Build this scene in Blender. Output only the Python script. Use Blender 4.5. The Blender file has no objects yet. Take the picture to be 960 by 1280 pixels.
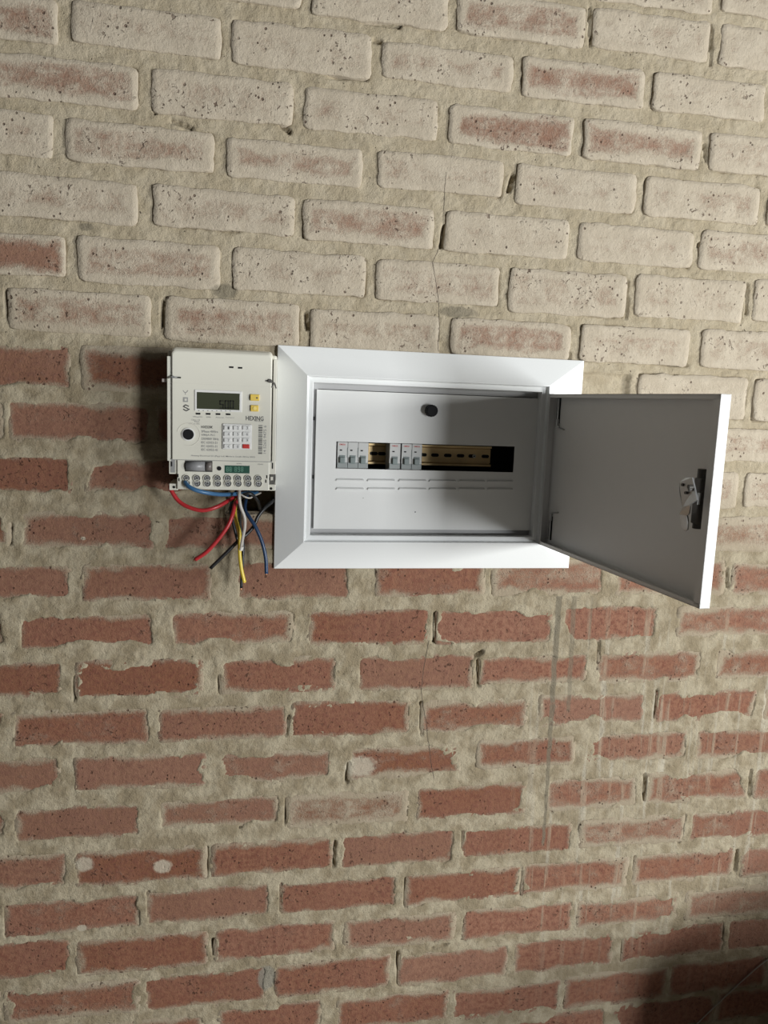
import bpy, bmesh, math, random
import numpy as np
from mathutils import Vector, Matrix

random.seed(7); rng = np.random.default_rng(11)
C = bpy.context.scene.collection
scene = bpy.context.scene

# ------------------------------------------------------------------ camera
# Real-world survey of the wall: wall plane is y = 0, the room lies at y < 0,
# floor z = 0, distribution board centre at x ~ 0.06, z = 1.5 (metres).
H = 1.5
F = 943.15
CAM = Vector((-0.247867, -1.280027, H + 0.098775))
RIGHT = Vector((0.9836703, -0.1758572, 0.0383020))
DOWN = Vector((0.0120655, -0.1479014, -0.9889285))
FWD = Vector((0.1795751, 0.9732417, -0.1433644))
cam_data = bpy.data.cameras.new('camera')
cam = bpy.data.objects.new('camera', cam_data); C.objects.link(cam)
cam_data.sensor_fit = 'VERTICAL'; cam_data.sensor_height = 32.0
cam_data.lens = F * 32.0 / 1280.0
cam_data.clip_start = 0.02
cam.matrix_world = Matrix(((RIGHT.x, -DOWN.x, -FWD.x, CAM.x), (RIGHT.y, -DOWN.y, -FWD.y, CAM.y),
                           (RIGHT.z, -DOWN.z, -FWD.z, CAM.z), (0, 0, 0, 1)))
scene.camera = cam

# ------------------------------------------------------------------ world, lights, exposure
world = bpy.data.worlds.new('world'); scene.world = world; world.use_nodes = True
bg = world.node_tree.nodes['Background']
bg.inputs['Color'].default_value = (1.0, 0.96, 0.90, 1); bg.inputs['Strength'].default_value = 0.04
def area(name, loc, target, sx, sy, power, col):
    d = bpy.data.lights.new(name, 'AREA'); d.shape = 'RECTANGLE'; d.size = sx; d.size_y = sy
    d.energy = power; d.color = col
    o = bpy.data.objects.new(name, d); C.objects.link(o); o.location = loc
    o.rotation_euler = (Vector(target) - Vector(loc)).to_track_quat('-Z', 'Y').to_euler()
    return o
# daylight through the open doorway, behind and to the right of the photographer
area('daylight_window', (1.74, -2.86, H - 0.28), (0.1, 0, H), 0.53, 0.9, 87, (0.96, 0.985, 1.0))
# wide doorway further along the same side of the room
area('daylight_doorway', (4.1, -2.50, H + 0.22), (0.1, 0, H), 0.9, 0.9, 190, (0.98, 0.985, 0.96))
scene.view_settings.view_transform = 'Standard'; scene.view_settings.look = 'None'
scene.view_settings.exposure = 0.0; scene.view_settings.gamma = 1.0
scene.view_settings.use_curve_mapping = False

# ------------------------------------------------------------------ helpers
def at(u, v, y=0.0):
    """survey point (photo frame 960x1280) carried onto the plane at depth y"""
    d = RIGHT * ((u - 480) / F) + DOWN * ((v - 640) / F) + FWD
    P = CAM + d * ((y - CAM.y) / d.y)
    return P.x, P.z
def mat(name, col, rough=0.5, metal=0.0, noise=0.0, nscale=60, bump=0.0, spec=0.5, coat=0.0, emit=None):
    m = bpy.data.materials.new(name); m.use_nodes = True; nt = m.node_tree; b = nt.nodes['Principled BSDF']
    b.inputs['Base Color'].default_value = (*col, 1); b.inputs['Roughness'].default_value = rough
    b.inputs['Metallic'].default_value = metal; b.inputs['Specular IOR Level'].default_value = spec
    b.inputs['Coat Weight'].default_value = coat
    tc = nt.nodes.new('ShaderNodeNewGeometry'); nz = nt.nodes.new('ShaderNodeTexNoise')
    nz.inputs['Scale'].default_value = nscale; nz.inputs['Detail'].default_value = 5
    nt.links.new(tc.outputs['Position'], nz.inputs['Vector'])
    if noise:
        mx = nt.nodes.new('ShaderNodeMix'); mx.data_type = 'RGBA'
        mx.inputs['A'].default_value = (*[c * (1 - noise) for c in col], 1)
        mx.inputs['B'].default_value = (*[min(1, c * (1 + noise)) for c in col], 1)
        nt.links.new(nz.outputs['Fac'], mx.inputs['Factor']); nt.links.new(mx.outputs['Result'], b.inputs['Base Color'])
    if bump:
        bp = nt.nodes.new('ShaderNodeBump'); bp.inputs['Strength'].default_value = bump
        bp.inputs['Distance'].default_value = 0.0006
        nt.links.new(nz.outputs['Fac'], bp.inputs['Height']); nt.links.new(bp.outputs['Normal'], b.inputs['Normal'])
    if emit:
        b.inputs['Emission Color'].default_value = (*emit[0], 1); b.inputs['Emission Strength'].default_value = emit[1]
    return m
def link(name, me, m, parent=None, org=(0, 0, 0), smooth=False):
    o = bpy.data.objects.new(name, me)
    if m: me.materials.append(m)
    C.objects.link(o)
    if smooth:
        me.polygons.foreach_set('use_smooth', [True] * len(me.polygons))
    if parent: o.parent = parent
    return o
def root(name, loc, label, cat, group=None):
    o = bpy.data.objects.new(name, None); C.objects.link(o); o.location = loc
    o.empty_display_size = 0.02
    o['label'] = label; o['category'] = cat
    if group: o['group'] = group
    return o
def rootloc(p):
    v = Vector((0, 0, 0))
    while p is not None: v += Vector(p.location); p = p.parent
    return v
def part(name, bm, m, parent, smooth=False, label=None):
    """mesh given in world coordinates, stored relative to its thing"""
    if parent is not None: bmesh.ops.translate(bm, verts=bm.verts, vec=-rootloc(parent))
    me = bpy.data.meshes.new(name); bm.to_mesh(me); bm.free()
    o = link(name, me, m, parent, smooth=smooth)
    if label: o['label'] = label
    return o
def top(name, bm, m, label, cat, group=None, smooth=False):
    bm.verts.ensure_lookup_table()
    n = len(bm.verts); c = Vector((0, 0, 0))
    for v in bm.verts: c += v.co
    c /= n
    bmesh.ops.translate(bm, verts=bm.verts, vec=-c)
    me = bpy.data.meshes.new(name); bm.to_mesh(me); bm.free()
    o = link(name, me, m, None, smooth=smooth); o.location = c
    o['label'] = label; o['category'] = cat
    if group: o['group'] = group
    return o
def add_box(bm, x0, x1, y0, y1, z0, z1, bev=0.0, seg=2):
    r = bmesh.ops.create_cube(bm, size=1.0); vs = r['verts']
    bmesh.ops.scale(bm, vec=(abs(x1 - x0), abs(y1 - y0), abs(z1 - z0)), verts=vs)
    bmesh.ops.translate(bm, vec=((x0 + x1) / 2, (y0 + y1) / 2, (z0 + z1) / 2), verts=vs)
    if bev:
        es = list({e for v in vs for e in v.link_edges})
        bmesh.ops.bevel(bm, geom=es, offset=bev, segments=seg, affect='EDGES', profile=0.6)
    return vs
def box(*a, **k):
    bm = bmesh.new(); add_box(bm, *a, **k); return bm
def add_cyl(bm, c, r, depth, axis='y', seg=24, r2=None):
    g = bmesh.ops.create_cone(bm, cap_ends=True, segments=seg, radius1=r, radius2=r if r2 is None else r2, depth=depth)
    vs = g['verts']
    if axis == 'y': bmesh.ops.rotate(bm, verts=vs, cent=(0, 0, 0), matrix=Matrix.Rotation(math.pi / 2, 3, 'X'))
    if axis == 'x': bmesh.ops.rotate(bm, verts=vs, cent=(0, 0, 0), matrix=Matrix.Rotation(math.pi / 2, 3, 'Y'))
    bmesh.ops.translate(bm, verts=vs, vec=c); return vs
def cyl(*a, **k):
    bm = bmesh.new(); add_cyl(bm, *a, **k); return bm
def add_ringprofile(bm, rect, prof):
    """mitred frame: rect (x0,x1,z0,z1); prof list of (inset, y)"""
    x0, x1, z0, z1 = rect; loops = []
    for i, y in prof:
        if not isinstance(i, tuple): i = (i, i, i, i)
        l, r_, b, t = i
        loops.append([bm.verts.new((x0 + l, y, z0 + b)), bm.verts.new((x1 - r_, y, z0 + b)),
                      bm.verts.new((x1 - r_, y, z1 - t)), bm.verts.new((x0 + l, y, z1 - t))])
    for a, b in zip(loops, loops[1:]):
        for k in range(4): bm.faces.new((a[k], a[(k + 1) % 4], b[(k + 1) % 4], b[k]))
    return loops
def catmull(P, n=8):
    P = [Vector(p) for p in P]; Q = [P[0] * 2 - P[1]] + P + [P[-1] * 2 - P[-2]]; out = []
    for i in range(1, len(Q) - 2):
        for k in range(n):
            t = k / n; a, b, c, d = Q[i - 1], Q[i], Q[i + 1], Q[i + 2]
            out.append(0.5 * ((2 * b) + (c - a) * t + (2 * a - 5 * b + 4 * c - d) * t * t + (3 * b - a - 3 * c + d) * t ** 3))
    out.append(P[-1]); return out
def add_tube(bm, pts, r, seg=12, cap=True):
    rings = []; up = Vector((0.3, 1, 0.2)).normalized()
    for i, p in enumerate(pts):
        a = pts[max(i - 1, 0)]; b = pts[min(i + 1, len(pts) - 1)]; t = (b - a).normalized()
        s = t.cross(up).normalized(); w = s.cross(t).normalized()
        rr = r(i / (len(pts) - 1)) if callable(r) else r
        rings.append([bm.verts.new(p + (s * math.cos(q) + w * math.sin(q)) * rr) for q in
                      [2 * math.pi * k / seg for k in range(seg)]])
    for a, b in zip(rings, rings[1:]):
        for k in range(seg): bm.faces.new((a[k], a[(k + 1) % seg], b[(k + 1) % seg], b[k]))
    if cap:
        bm.faces.new(rings[0][::-1]); bm.faces.new(rings[-1])
def text_mesh(s, x, z, width, height, y, rot=0.0, bold=0.0):
    """flat lettering facing the room; x,z = centre"""
    cu = bpy.data.curves.new('lettering', 'FONT'); cu.body = s; cu.align_x = 'CENTER'; cu.align_y = 'CENTER'
    cu.offset = bold; cu.resolution_u = 2
    ob = bpy.data.objects.new('lettering', cu)
    C.objects.link(ob); bpy.context.view_layer.update()
    dg = bpy.context.evaluated_depsgraph_get()
    me = bpy.data.meshes.new_from_object(ob.evaluated_get(dg))
    C.objects.unlink(ob); bpy.data.objects.remove(ob)
    bm = bmesh.new(); bm.from_mesh(me); bpy.data.meshes.remove(me)
    xs = [v.co.x for v in bm.verts]; ys = [v.co.y for v in bm.verts]
    cx, cy = (min(xs) + max(xs)) / 2, (min(ys) + max(ys)) / 2
    sx = width / (max(xs) - min(xs)); sy = height / (max(ys) - min(ys))
    c, s_ = math.cos(rot), math.sin(rot)
    for v in bm.verts:
        a, b = (v.co.x - cx) * sx, (v.co.y - cy) * sy
        v.co = (x + a * c - b * s_, y, z + a * s_ + b * c)
    return bm

# ------------------------------------------------------------------ numpy noise
def vnoise(x, z, scale, seed):
    r = np.random.default_rng(seed); L = 257
    tab = r.random((L, L))
    X = x * scale + 517.3; Z = z * scale + 211.7
    xi = np.floor(X).astype(int); zi = np.floor(Z).astype(int); fx = X - xi; fz = Z - zi
    fx = fx * fx * (3 - 2 * fx); fz = fz * fz * (3 - 2 * fz)
    a = tab[xi % L, zi % L]; b = tab[(xi + 1) % L, zi % L]; c = tab[xi % L, (zi + 1) % L]; d = tab[(xi + 1) % L, (zi + 1) % L]
    return (a * (1 - fx) + b * fx) * (1 - fz) + (c * (1 - fx) + d * fx) * fz
def fbm(x, z, scale, seed, o=3):
    s = 0; w = 0; a = 1.0
    for k in range(o):
        s = s + a * vnoise(x, z, scale * 2 ** k, seed + k); w += a; a *= 0.55
    return s / w
def sstep(a, b, x):
    t = np.clip((x - a) / (b - a), 0, 1); return t * t * (3 - 2 * t)

# ------------------------------------------------------------------ wall materials

class NT:
    def __init__(s, name):
        s.m = bpy.data.materials.new(name); s.m.use_nodes = True; s.nt = s.m.node_tree
        s.b = s.nt.nodes['Principled BSDF']
    def link(s, a, b): s.nt.links.new(a, b)
    def n(s, t): return s.nt.nodes.new(t)
    def setin(s, sock, v):
        if hasattr(v, 'links') or isinstance(v, bpy.types.NodeSocket): s.link(v, sock)
        else: sock.default_value = v
    def math(s, op, a, b=0.0, clamp=False, c=None):
        n = s.n('ShaderNodeMath'); n.operation = op; n.use_clamp = clamp
        s.setin(n.inputs[0], a); s.setin(n.inputs[1], b)
        if c is not None: s.setin(n.inputs[2], c)
        return n.outputs[0]
    def ss(s, x, a, b, lo=0.0, hi=1.0):
        n = s.n('ShaderNodeMapRange'); n.interpolation_type = 'SMOOTHSTEP'
        s.setin(n.inputs['Value'], x); n.inputs['From Min'].default_value = a; n.inputs['From Max'].default_value = b
        n.inputs['To Min'].default_value = lo; n.inputs['To Max'].default_value = hi; return n.outputs['Result']
    def mix(s, f, a, b):
        n = s.n('ShaderNodeMix'); n.data_type = 'RGBA'; s.setin(n.inputs['Factor'], f)
        for k, v in (('A', a), ('B', b)):
            if isinstance(v, tuple): n.inputs[k].default_value = (*v, 1)
            else: s.link(v, n.inputs[k])
        return n.outputs['Result']
    def noise(s, vec, scale, detail=4, rough=0.55, dist=0.0):
        n = s.n('ShaderNodeTexNoise'); n.inputs['Scale'].default_value = scale; n.inputs['Detail'].default_value = detail
        n.inputs['Roughness'].default_value = rough; n.inputs['Distortion'].default_value = dist
        s.link(vec, n.inputs['Vector']); return n.outputs['Fac']
    def pos(s):
        g = s.n('ShaderNodeNewGeometry'); s.P = g.outputs['Position']
        sp = s.n('ShaderNodeSeparateXYZ'); s.link(s.P, sp.inputs[0]); s.X, s.Y, s.Z = sp.outputs
    def scaled(s, v):
        n = s.n('ShaderNodeVectorMath'); n.operation = 'MULTIPLY'; s.link(s.P, n.inputs[0]); n.inputs[1].default_value = v
        return n.outputs[0]
    def attr(s, name):
        n = s.n('ShaderNodeAttribute'); n.attribute_name = name; sp = s.n('ShaderNodeSeparateXYZ')
        s.link(n.outputs['Vector'], sp.inputs[0]); return sp.outputs
    def ellipse(s, u, v, ru, rv, wob):
        """soft-edged spot centred on survey point (u,v), radii in metres, wobbled by noise"""
        x, z = at(u, v)
        a = s.math('DIVIDE', s.math('SUBTRACT', s.X, x), ru); b = s.math('DIVIDE', s.math('SUBTRACT', s.Z, z), rv)
        d = s.math('SQRT', s.math('ADD', s.math('MULTIPLY', a, a), s.math('MULTIPLY', b, b)))
        d = s.math('ADD', d, s.math('MULTIPLY', s.math('SUBTRACT', wob, 0.5), 0.9))
        return s.ss(d, 0.75, 1.15, 1.0, 0.0)
    def run(s, p0, p1, w0, w1, wob):
        """narrow run of grime between two survey points"""
        x0, z0 = at(*p0); x1, z1 = at(*p1)
        t = s.math('DIVIDE', s.math('SUBTRACT', s.Z, z0), z1 - z0)
        xc = s.math('ADD', s.math('MULTIPLY', t, x1 - x0), x0)
        w = s.math('ADD', s.math('MULTIPLY', t, w1 - w0), w0)
        d = s.math('DIVIDE', s.math('ABSOLUTE', s.math('SUBTRACT', s.X, s.math('ADD', xc, s.math('MULTIPLY', s.math('SUBTRACT', wob, 0.5), 0.008)))), w)
        m = s.ss(d, 0.7, 1.2, 1.0, 0.0)
        return s.math('MULTIPLY', m, s.math('MULTIPLY', s.ss(t, -0.01, 0.01), s.ss(t, 0.97, 1.02, 1.0, 0.0)))
def common_marks(s, col, wob, wob2):
    # old water runs, mortar dabs, wet spots and one long settlement crack: marks on the wall itself
    for p0, p1, a, b, k in (((699, 745), (690, 880), .0062, .0052, .8), ((690, 880), (679, 1058), .0050, .0030, .75),
                            ((718, 745), (710, 890), .0055, .0040, .55), ((741, 745), (736, 812), .0028, .0022, .4)):
        col = s.mix(s.math('MULTIPLY', s.run(p0, p1, a, b, wob), k), col, (.155, .135, .098))
    col = s.mix(s.math('MULTIPLY', s.ellipse(333, 1222, .017, .026, wob2), .85), col, (.21, .195, .16))
    for u, v, ru, rv in ((573, 390, .034, .010), (281, 364, .021, .012), (107, 283, .012, .006)):
        col = s.mix(s.math('MULTIPLY', s.ellipse(u, v, ru, rv, wob2), .7), col, (.17, .15, .11))
    for u, v, ru, rv in ((203, 1083, .016, .013), (106, 1080, .015, .014), (102, 1160, .009, .006), (104, 673, .004, .003), (450, 958, .03, .02)):
        col = s.mix(s.math('MULTIPLY', s.ellipse(u, v, ru, rv, wob2), .7), col, (.46, .42, .33))
    for p0, p1 in (((557, 215), (553, 300)), ((553, 300), (541, 328)), ((541, 328), (549, 378)), ((549, 378), (548, 440)),
                   ((536, 800), (526, 860)), ((526, 860), (542, 975))):
        col = s.mix(s.math('MULTIPLY', s.run(p0, p1, .0007, .0007, wob), .8), col, (.06, .05, .04))
    return col
def streaks(s):
    # limewash runs below and right of the board
    st = s.noise(s.scaled((48, 48, 2.6)), 1.0, 3, 0.6)
    reg = s.math('MULTIPLY', s.ss(s.X, .22, .36), s.ss(s.Z, H - .22, H - .32))
    reg = s.math('MULTIPLY', reg, s.ss(s.Z, H - 1.05, H - .85, 0.25, 1.0))
    return s.math('MULTIPLY', s.ss(st, .53, .66), reg)
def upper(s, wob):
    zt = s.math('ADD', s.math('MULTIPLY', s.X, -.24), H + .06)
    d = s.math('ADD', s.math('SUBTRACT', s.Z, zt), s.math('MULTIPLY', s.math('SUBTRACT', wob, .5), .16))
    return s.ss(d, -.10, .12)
def make_brick_mat():
    s = NT('whitewashed_brick'); s.pos()
    u, v, _ = s.attr('bl'); hw, hh, _ = s.attr('bh'); wash, tone, rnd = s.attr('bp')
    n1 = s.noise(s.P, 28, 4); n2 = s.noise(s.P, 110, 5, .65); n3 = s.noise(s.P, 420, 4, .7); nb = s.noise(s.P, 7, 2)
    nh = s.noise(s.scaled((9, 9, 60)), 1.0, 4, .6)
    up = upper(s, nb)
    e = s.math('MINIMUM', s.math('SUBTRACT', hw, s.math('ABSOLUTE', u)), s.math('SUBTRACT', hh, s.math('ABSOLUTE', v)))
    e = s.math('ADD', e, s.math('MULTIPLY', s.math('SUBTRACT', n1, .5), .046))
    e = s.math('ADD', e, s.math('MULTIPLY', s.math('SUBTRACT', nb, .5), .030))
    haze = s.ss(e, -.004, .020, 1.0, 0.0)
    m = s.math('ADD', wash, s.math('MULTIPLY', haze, .80))
    m = s.math('ADD', m, s.math('MULTIPLY', s.math('SUBTRACT', n2, .5), .55))
    m = s.math('ADD', m, s.math('MULTIPLY', s.math('SUBTRACT', n1, .5), 1.0))
    m = s.math('ADD', m, s.math('MULTIPLY', s.math('SUBTRACT', nh, .5), .35))
    m = s.math('ADD', m, s.math('MULTIPLY', s.math('SUBTRACT', n3, .5), .55))
    m = s.ss(m, .27, .93)
    st = streaks(s)
    m = s.math('MAXIMUM', m, s.math('MULTIPLY', st, .62))
    red = s.mix(tone, (.185, .080, .044), (.26, .130, .084))
    red = s.mix(s.ss(n2, .38, .7), red, (.155, .060, .040))
    red = s.mix(s.math('MULTIPLY', s.ss(rnd, .5, 1.0), .30), red, (.25, .165, .12))
    red = s.mix(s.math('MULTIPLY', s.ss(nb, .35, .7), .35), red, (.21, .105, .075))
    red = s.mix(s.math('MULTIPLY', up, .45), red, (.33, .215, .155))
    spk = s.noise(s.P, 260, 2, .5)
    red = s.mix(s.math('MULTIPLY', s.ss(spk, .62, .70), .55), red, (.07, .035, .028))
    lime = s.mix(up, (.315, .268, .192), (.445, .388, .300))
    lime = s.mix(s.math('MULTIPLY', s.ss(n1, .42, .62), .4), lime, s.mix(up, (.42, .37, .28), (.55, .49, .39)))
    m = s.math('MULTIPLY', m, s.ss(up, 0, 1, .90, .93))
    col = s.mix(m, red, lime)
    pit = s.n('ShaderNodeTexVoronoi'); pit.inputs['Scale'].default_value = 95; s.link(s.P, pit.inputs['Vector'])
    pd = s.math('ADD', pit.outputs['Distance'], s.math('MULTIPLY', n2, .35))
    cluster = s.ss(s.noise(s.P, 19, 3), .50, .62)
    pm = s.math('MULTIPLY', s.ss(pd, .30, .40, 1.0, 0.0), cluster)
    chip = s.math('MULTIPLY', s.ss(s.noise(s.P, 130, 3, .6, .6), .60, .655), s.ss(s.noise(s.P, 14, 2), .52, .64))
    pm = s.math('MAXIMUM', pm, chip)
    col = s.mix(s.math('MULTIPLY', pm, .75), col, (.075, .038, .026))
    col = common_marks(s, col, n1, n2)
    s.link(col, s.b.inputs['Base Color']); s.b.inputs['Roughness'].default_value = .92
    s.b.inputs['Specular IOR Level'].default_value = .15
    h = s.math('ADD', s.math('MULTIPLY', n2, .9), s.math('MULTIPLY', n3, .45))
    h = s.math('ADD', h, s.math('MULTIPLY', m, .35)); h = s.math('SUBTRACT', h, s.math('MULTIPLY', pm, 1.3))
    h = s.math('ADD', h, s.math('MULTIPLY', n1, .6))
    bp = s.n('ShaderNodeBump'); bp.inputs['Strength'].default_value = .75; bp.inputs['Distance'].default_value = .0032
    s.link(h, bp.inputs['Height']); s.link(bp.outputs['Normal'], s.b.inputs['Normal'])
    return s.m
def make_mortar_mat():
    s = NT('lime_mortar'); s.pos()
    n1 = s.noise(s.P, 24, 4); n2 = s.noise(s.P, 110, 5, .65); n3 = s.noise(s.P, 420, 4, .7); nb = s.noise(s.P, 7, 2)
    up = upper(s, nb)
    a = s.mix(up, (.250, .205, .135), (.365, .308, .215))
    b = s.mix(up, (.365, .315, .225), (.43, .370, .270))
    col = s.mix(s.ss(n1, .38, .62), a, b)
    col = s.mix(s.math('MULTIPLY', s.ss(n2, .55, .75), .35), col, (.27, .235, .175))
    col = s.mix(s.math('MULTIPLY', streaks(s), .35), col, (.50, .47, .40))
    hole = s.math('MULTIPLY', s.ss(s.noise(s.P, 150, 2), .70, .76), s.ss(nb, .45, .6))
    col = s.mix(s.math('MULTIPLY', hole, .8), col, (.07, .055, .04))
    col = common_marks(s, col, n1, n2)
    s.link(col, s.b.inputs['Base Color']); s.b.inputs['Roughness'].default_value = .95
    s.b.inputs['Specular IOR Level'].default_value = .12
    h = s.math('ADD', s.math('MULTIPLY', n2, 1.0), s.math('MULTIPLY', n3, .55)); h = s.math('ADD', h, s.math('MULTIPLY', s.noise(s.scaled((30, 30, 130)), 1.0, 3), .5)); h = s.math('SUBTRACT', h, hole)
    bp = s.n('ShaderNodeBump'); bp.inputs['Strength'].default_value = .85; bp.inputs['Distance'].default_value = .0034
    s.link(h, bp.inputs['Height']); s.link(bp.outputs['Normal'], s.b.inputs['Normal'])
    return s.m
M_brick = make_brick_mat(); M_mortar = make_mortar_mat()

# ------------------------------------------------------------------ the brick wall
# surveyed bricks per course: (left, right, top, bottom, how far limewash covers it)
ROWS = {
 -1: [(735,893,-45,8,0.85),(903,1060,-28,25,0.85)],
 0: [(190,378,-55,-1,0.85),(390,560,-27,28,0.9),(571,733,-3,50,0.62),(741,888,17,68,0.86),(901,1045,38,90,0.86)],
 1: [(-108,72,-12,46,0.55),(89,277,10,63,0.86),(290,465,33,89,0.9),(477,642,60,106,0.76),(652,806,78,128,0.55),(815,957,97,145,0.88),(966,1100,112,160,0.9)],
 2: [(-25,172,72,127,0.6),(189,367,93,149,0.85),(380,548,116,168,0.86),(561,717,137,187,0.5),(729,877,155,205,0.62),(887,1030,172,220,0.8)],
 3: [(-118,66,133,190,0.85),(82,268,156,209,0.68),(283,454,179,228,0.66),(471,630,194,240,0.8),(645,796,211,262,0.82),(805,950,226,275,0.84),(959,1090,240,288,0.86)],
 4: [(-15,172,221,275,0.82),(191,368,238,289,0.8),(378,543,254,305,0.62),(556,712,269,319,0.92),(723,867,283,331,0.86),(875,1015,292,341,0.74)],
 5: [(-95,82,290,341,0.3),(97,275,301,357,0.66),(290,458,315,367,0.86),(470,625,328,379,0.74),(636,784,339,394,0.82),(794,932,347,399,0.88),(942,1070,353,405,0.9)],
 6: [(-165,-4,355,405,0.6),(11,188,365,416,0.68),(207,375,375,430,0.68),(388,550,390,443,0.8),(563,713,401,447,0.6),(725,862,408,455,0.82),(876,1010,415,463,0.84)],
 7: [(-88,86,431,482,0.15),(103,270,437,490,0.3),(797,934,468,524,0.97),(942,1070,474,530,0.92),(650,788,463,512,0.97)],
 8: [(-160,3,500,546,0.4),(11,186,504,551,0.2),(197,352,509,556,0.25),(868,1000,536,577,0.72)],
 9: [(-80,87,571,614,0.12),(108,266,575,617,0.24),(930,1050,592,634,0.72),(805,921,590,634,0.7)],
 10: [(-140,10,638,681,0.3),(26,190,641,684,0.25),(206,352,645,686,0.25),(858,985,648,688,0.66),(727,846,648,690,0.6)],
 11: [(-85,86,708,747,0.08),(105,262,707,749,0.12),(297,436,703,748,0.1),(472,604,702,743,0.25),(617,756,700,744,0.5),(770,905,699,743,0.4),(916,1040,705,741,0.38)],
 12: [(-140,3,774,805,0.1),(26,190,771,810,0.18),(216,366,766,805,0.28),(387,532,765,804,0.05),(547,688,763,803,0.05),(704,820,759,800,0.18),(848,982,759,793,0.42)],
 13: [(-85,76,830,871,0.15),(97,251,827,870,0.05),(277,418,824,864,0.2),(450,590,820,861,0.08),(601,732,820,853,0.22),(748,875,815,851,0.35),(897,1020,812,846,0.45)],
 14: [(-130,3,893,931,0.1),(17,185,889,931,0.28),(200,355,886,923,0.12),(367,511,878,918,0.08),(528,658,876,912,0.32),(675,803,869,903,0.26),(822,942,864,900,0.2),(956,1070,862,897,0.3)],
 15: [(-100,73,951,992,0.14),(95,256,946,984,0.1),(272,413,940,975,0.3),(438,573,934,969,0.3),(598,716,925,956,0.34),(733,857,917,950,0.2),(871,990,911,946,0.32)],
 16: [(-130,8,1014,1050,0.2),(21,174,1010,1047,0.14),(200,347,999,1032,0.3),(360,509,992,1030,0.62),(523,655,983,1019,0.12),(684,795,973,1009,0.42),(810,933,964,1000,0.38),(944,1060,957,993,0.4)],
 17: [(-90,82,1072,1114,0.22),(95,256,1062,1103,0.22),(266,413,1053,1089,0.05),(428,565,1042,1081,0.1),(580,712,1034,1066,0.14),(726,853,1023,1054,0.5),(864,985,1014,1047,0.32)],
 18: [(-140,-4,1131,1173,0.3),(7,173,1124,1165,0.28),(185,335,1110,1149,0.16),(352,494,1101,1137,0.14),(509,648,1090,1126,0.14),(654,782,1077,1113,0.3),(793,914,1066,1100,0.32),(928,1050,1057,1090,0.32)],
 19: [(-90,86,1182,1224,0.08),(98,257,1172,1211,0.08),(270,418,1158,1194,0.16),(432,566,1146,1180,0.2),(581,712,1134,1168,0.14),(722,845,1122,1155,0.38),(858,980,1110,1144,0.42)],
 20: [(-140,0,1245,1284,0.3),(8,173,1233,1270,0.35),(180,330,1217,1257,0.16),(345,485,1201,1238,0.16),(500,632,1189,1226,0.18),(644,763,1174,1210,0.2),(779,903,1158,1195,0.25),(912,1030,1147,1182,0.22)],
 21: [(-90,88,1290,1330,0.3),(103,252,1277,1317,0.25),(275,399,1257,1297,0.2),(422,558,1245,1280,0.22),(567,697,1233,1268,0.2),(707,832,1216,1253,0.28),(838,955,1201,1238,0.15),(964,1080,1190,1225,0.15)],
 22: [(335,478,1302,1340,0.25),(492,628,1288,1325,0.25),(640,756,1267,1303,0.25),(768,890,1251,1287,0.2),(897,1010,1235,1270,0.2)],
}
def up_f(x, z):
    zt = -.24 * x + H + .06
    return sstep(-.10, .12, z - zt)
bricks = []
for r, lst in ROWS.items():
    for (a, b, c, d, w) in lst:
        um, vm = (a + b) / 2, (c + d) / 2
        x0 = at(a, vm)[0]; x1 = at(b, vm)[0]; z1 = at(um, c)[1]; z0 = at(um, d)[1]
        bricks.append(dict(r=r, cx=(x0 + x1) / 2, cz=(z0 + z1) / 2, hw=(x1 - x0) / 2, hh=(z1 - z0) / 2, w=w))
BOX_IN = (at(394, 487)[0], at(668, 600)[0], H - .118, H + .118)     # hole in the wall for the flush box
# regular bond outside the surveyed area
PITCH, COURSE = .235, .0856
outer = []
rz = {}
for r in ROWS:
    zs = [b['cz'] for b in bricks if b['r'] == r]; rz[r] = sum(zs) / len(zs)
XW0, XW1, ZW1 = -1.5, 1.7, 2.62
for r in range(-5, 27):
    if r in rz:
        z = rz[r]; bl = min((b for b in bricks if b['r'] == r), key=lambda b: b['cx']); br = max((b for b in bricks if b['r'] == r), key=lambda b: b['cx'])
        x = bl['cx'] - PITCH
        while x > XW0: outer.append((x, z)); x -= PITCH
        x = br['cx'] + PITCH
        while x < XW1: outer.append((x, z)); x += PITCH
    else:
        ref = min(rz, key=lambda k: abs(k - r)); z = rz[ref] - COURSE * (r - ref)
        x = XW0 + .1 + (PITCH / 2 if r % 2 else 0)
        if z < .03 or z > ZW1 - .04: continue
        while x < XW1: outer.append((x, z)); x += PITCH
wall = None
def axis_pts(lo, a, b, hi, fine, coarse):
    return np.concatenate([np.arange(lo, a, coarse), np.arange(a, b, fine), np.arange(b, hi + coarse, coarse)])
gx = axis_pts(XW0, -.72, .93, XW1, .003, .03); gz = axis_pts(0, .27, 2.36, ZW1, .003, .03)
GX, GZ = np.meshgrid(gx, gz, indexing='ij')
D = np.full(GX.shape, .05)
wob = (fbm(GX, GZ, 45, 3) - .5) * .009 + (fbm(GX, GZ, 11, 8) - .5) * .006 + (vnoise(GX, GZ, 240, 9) - .5) * .0018
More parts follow.
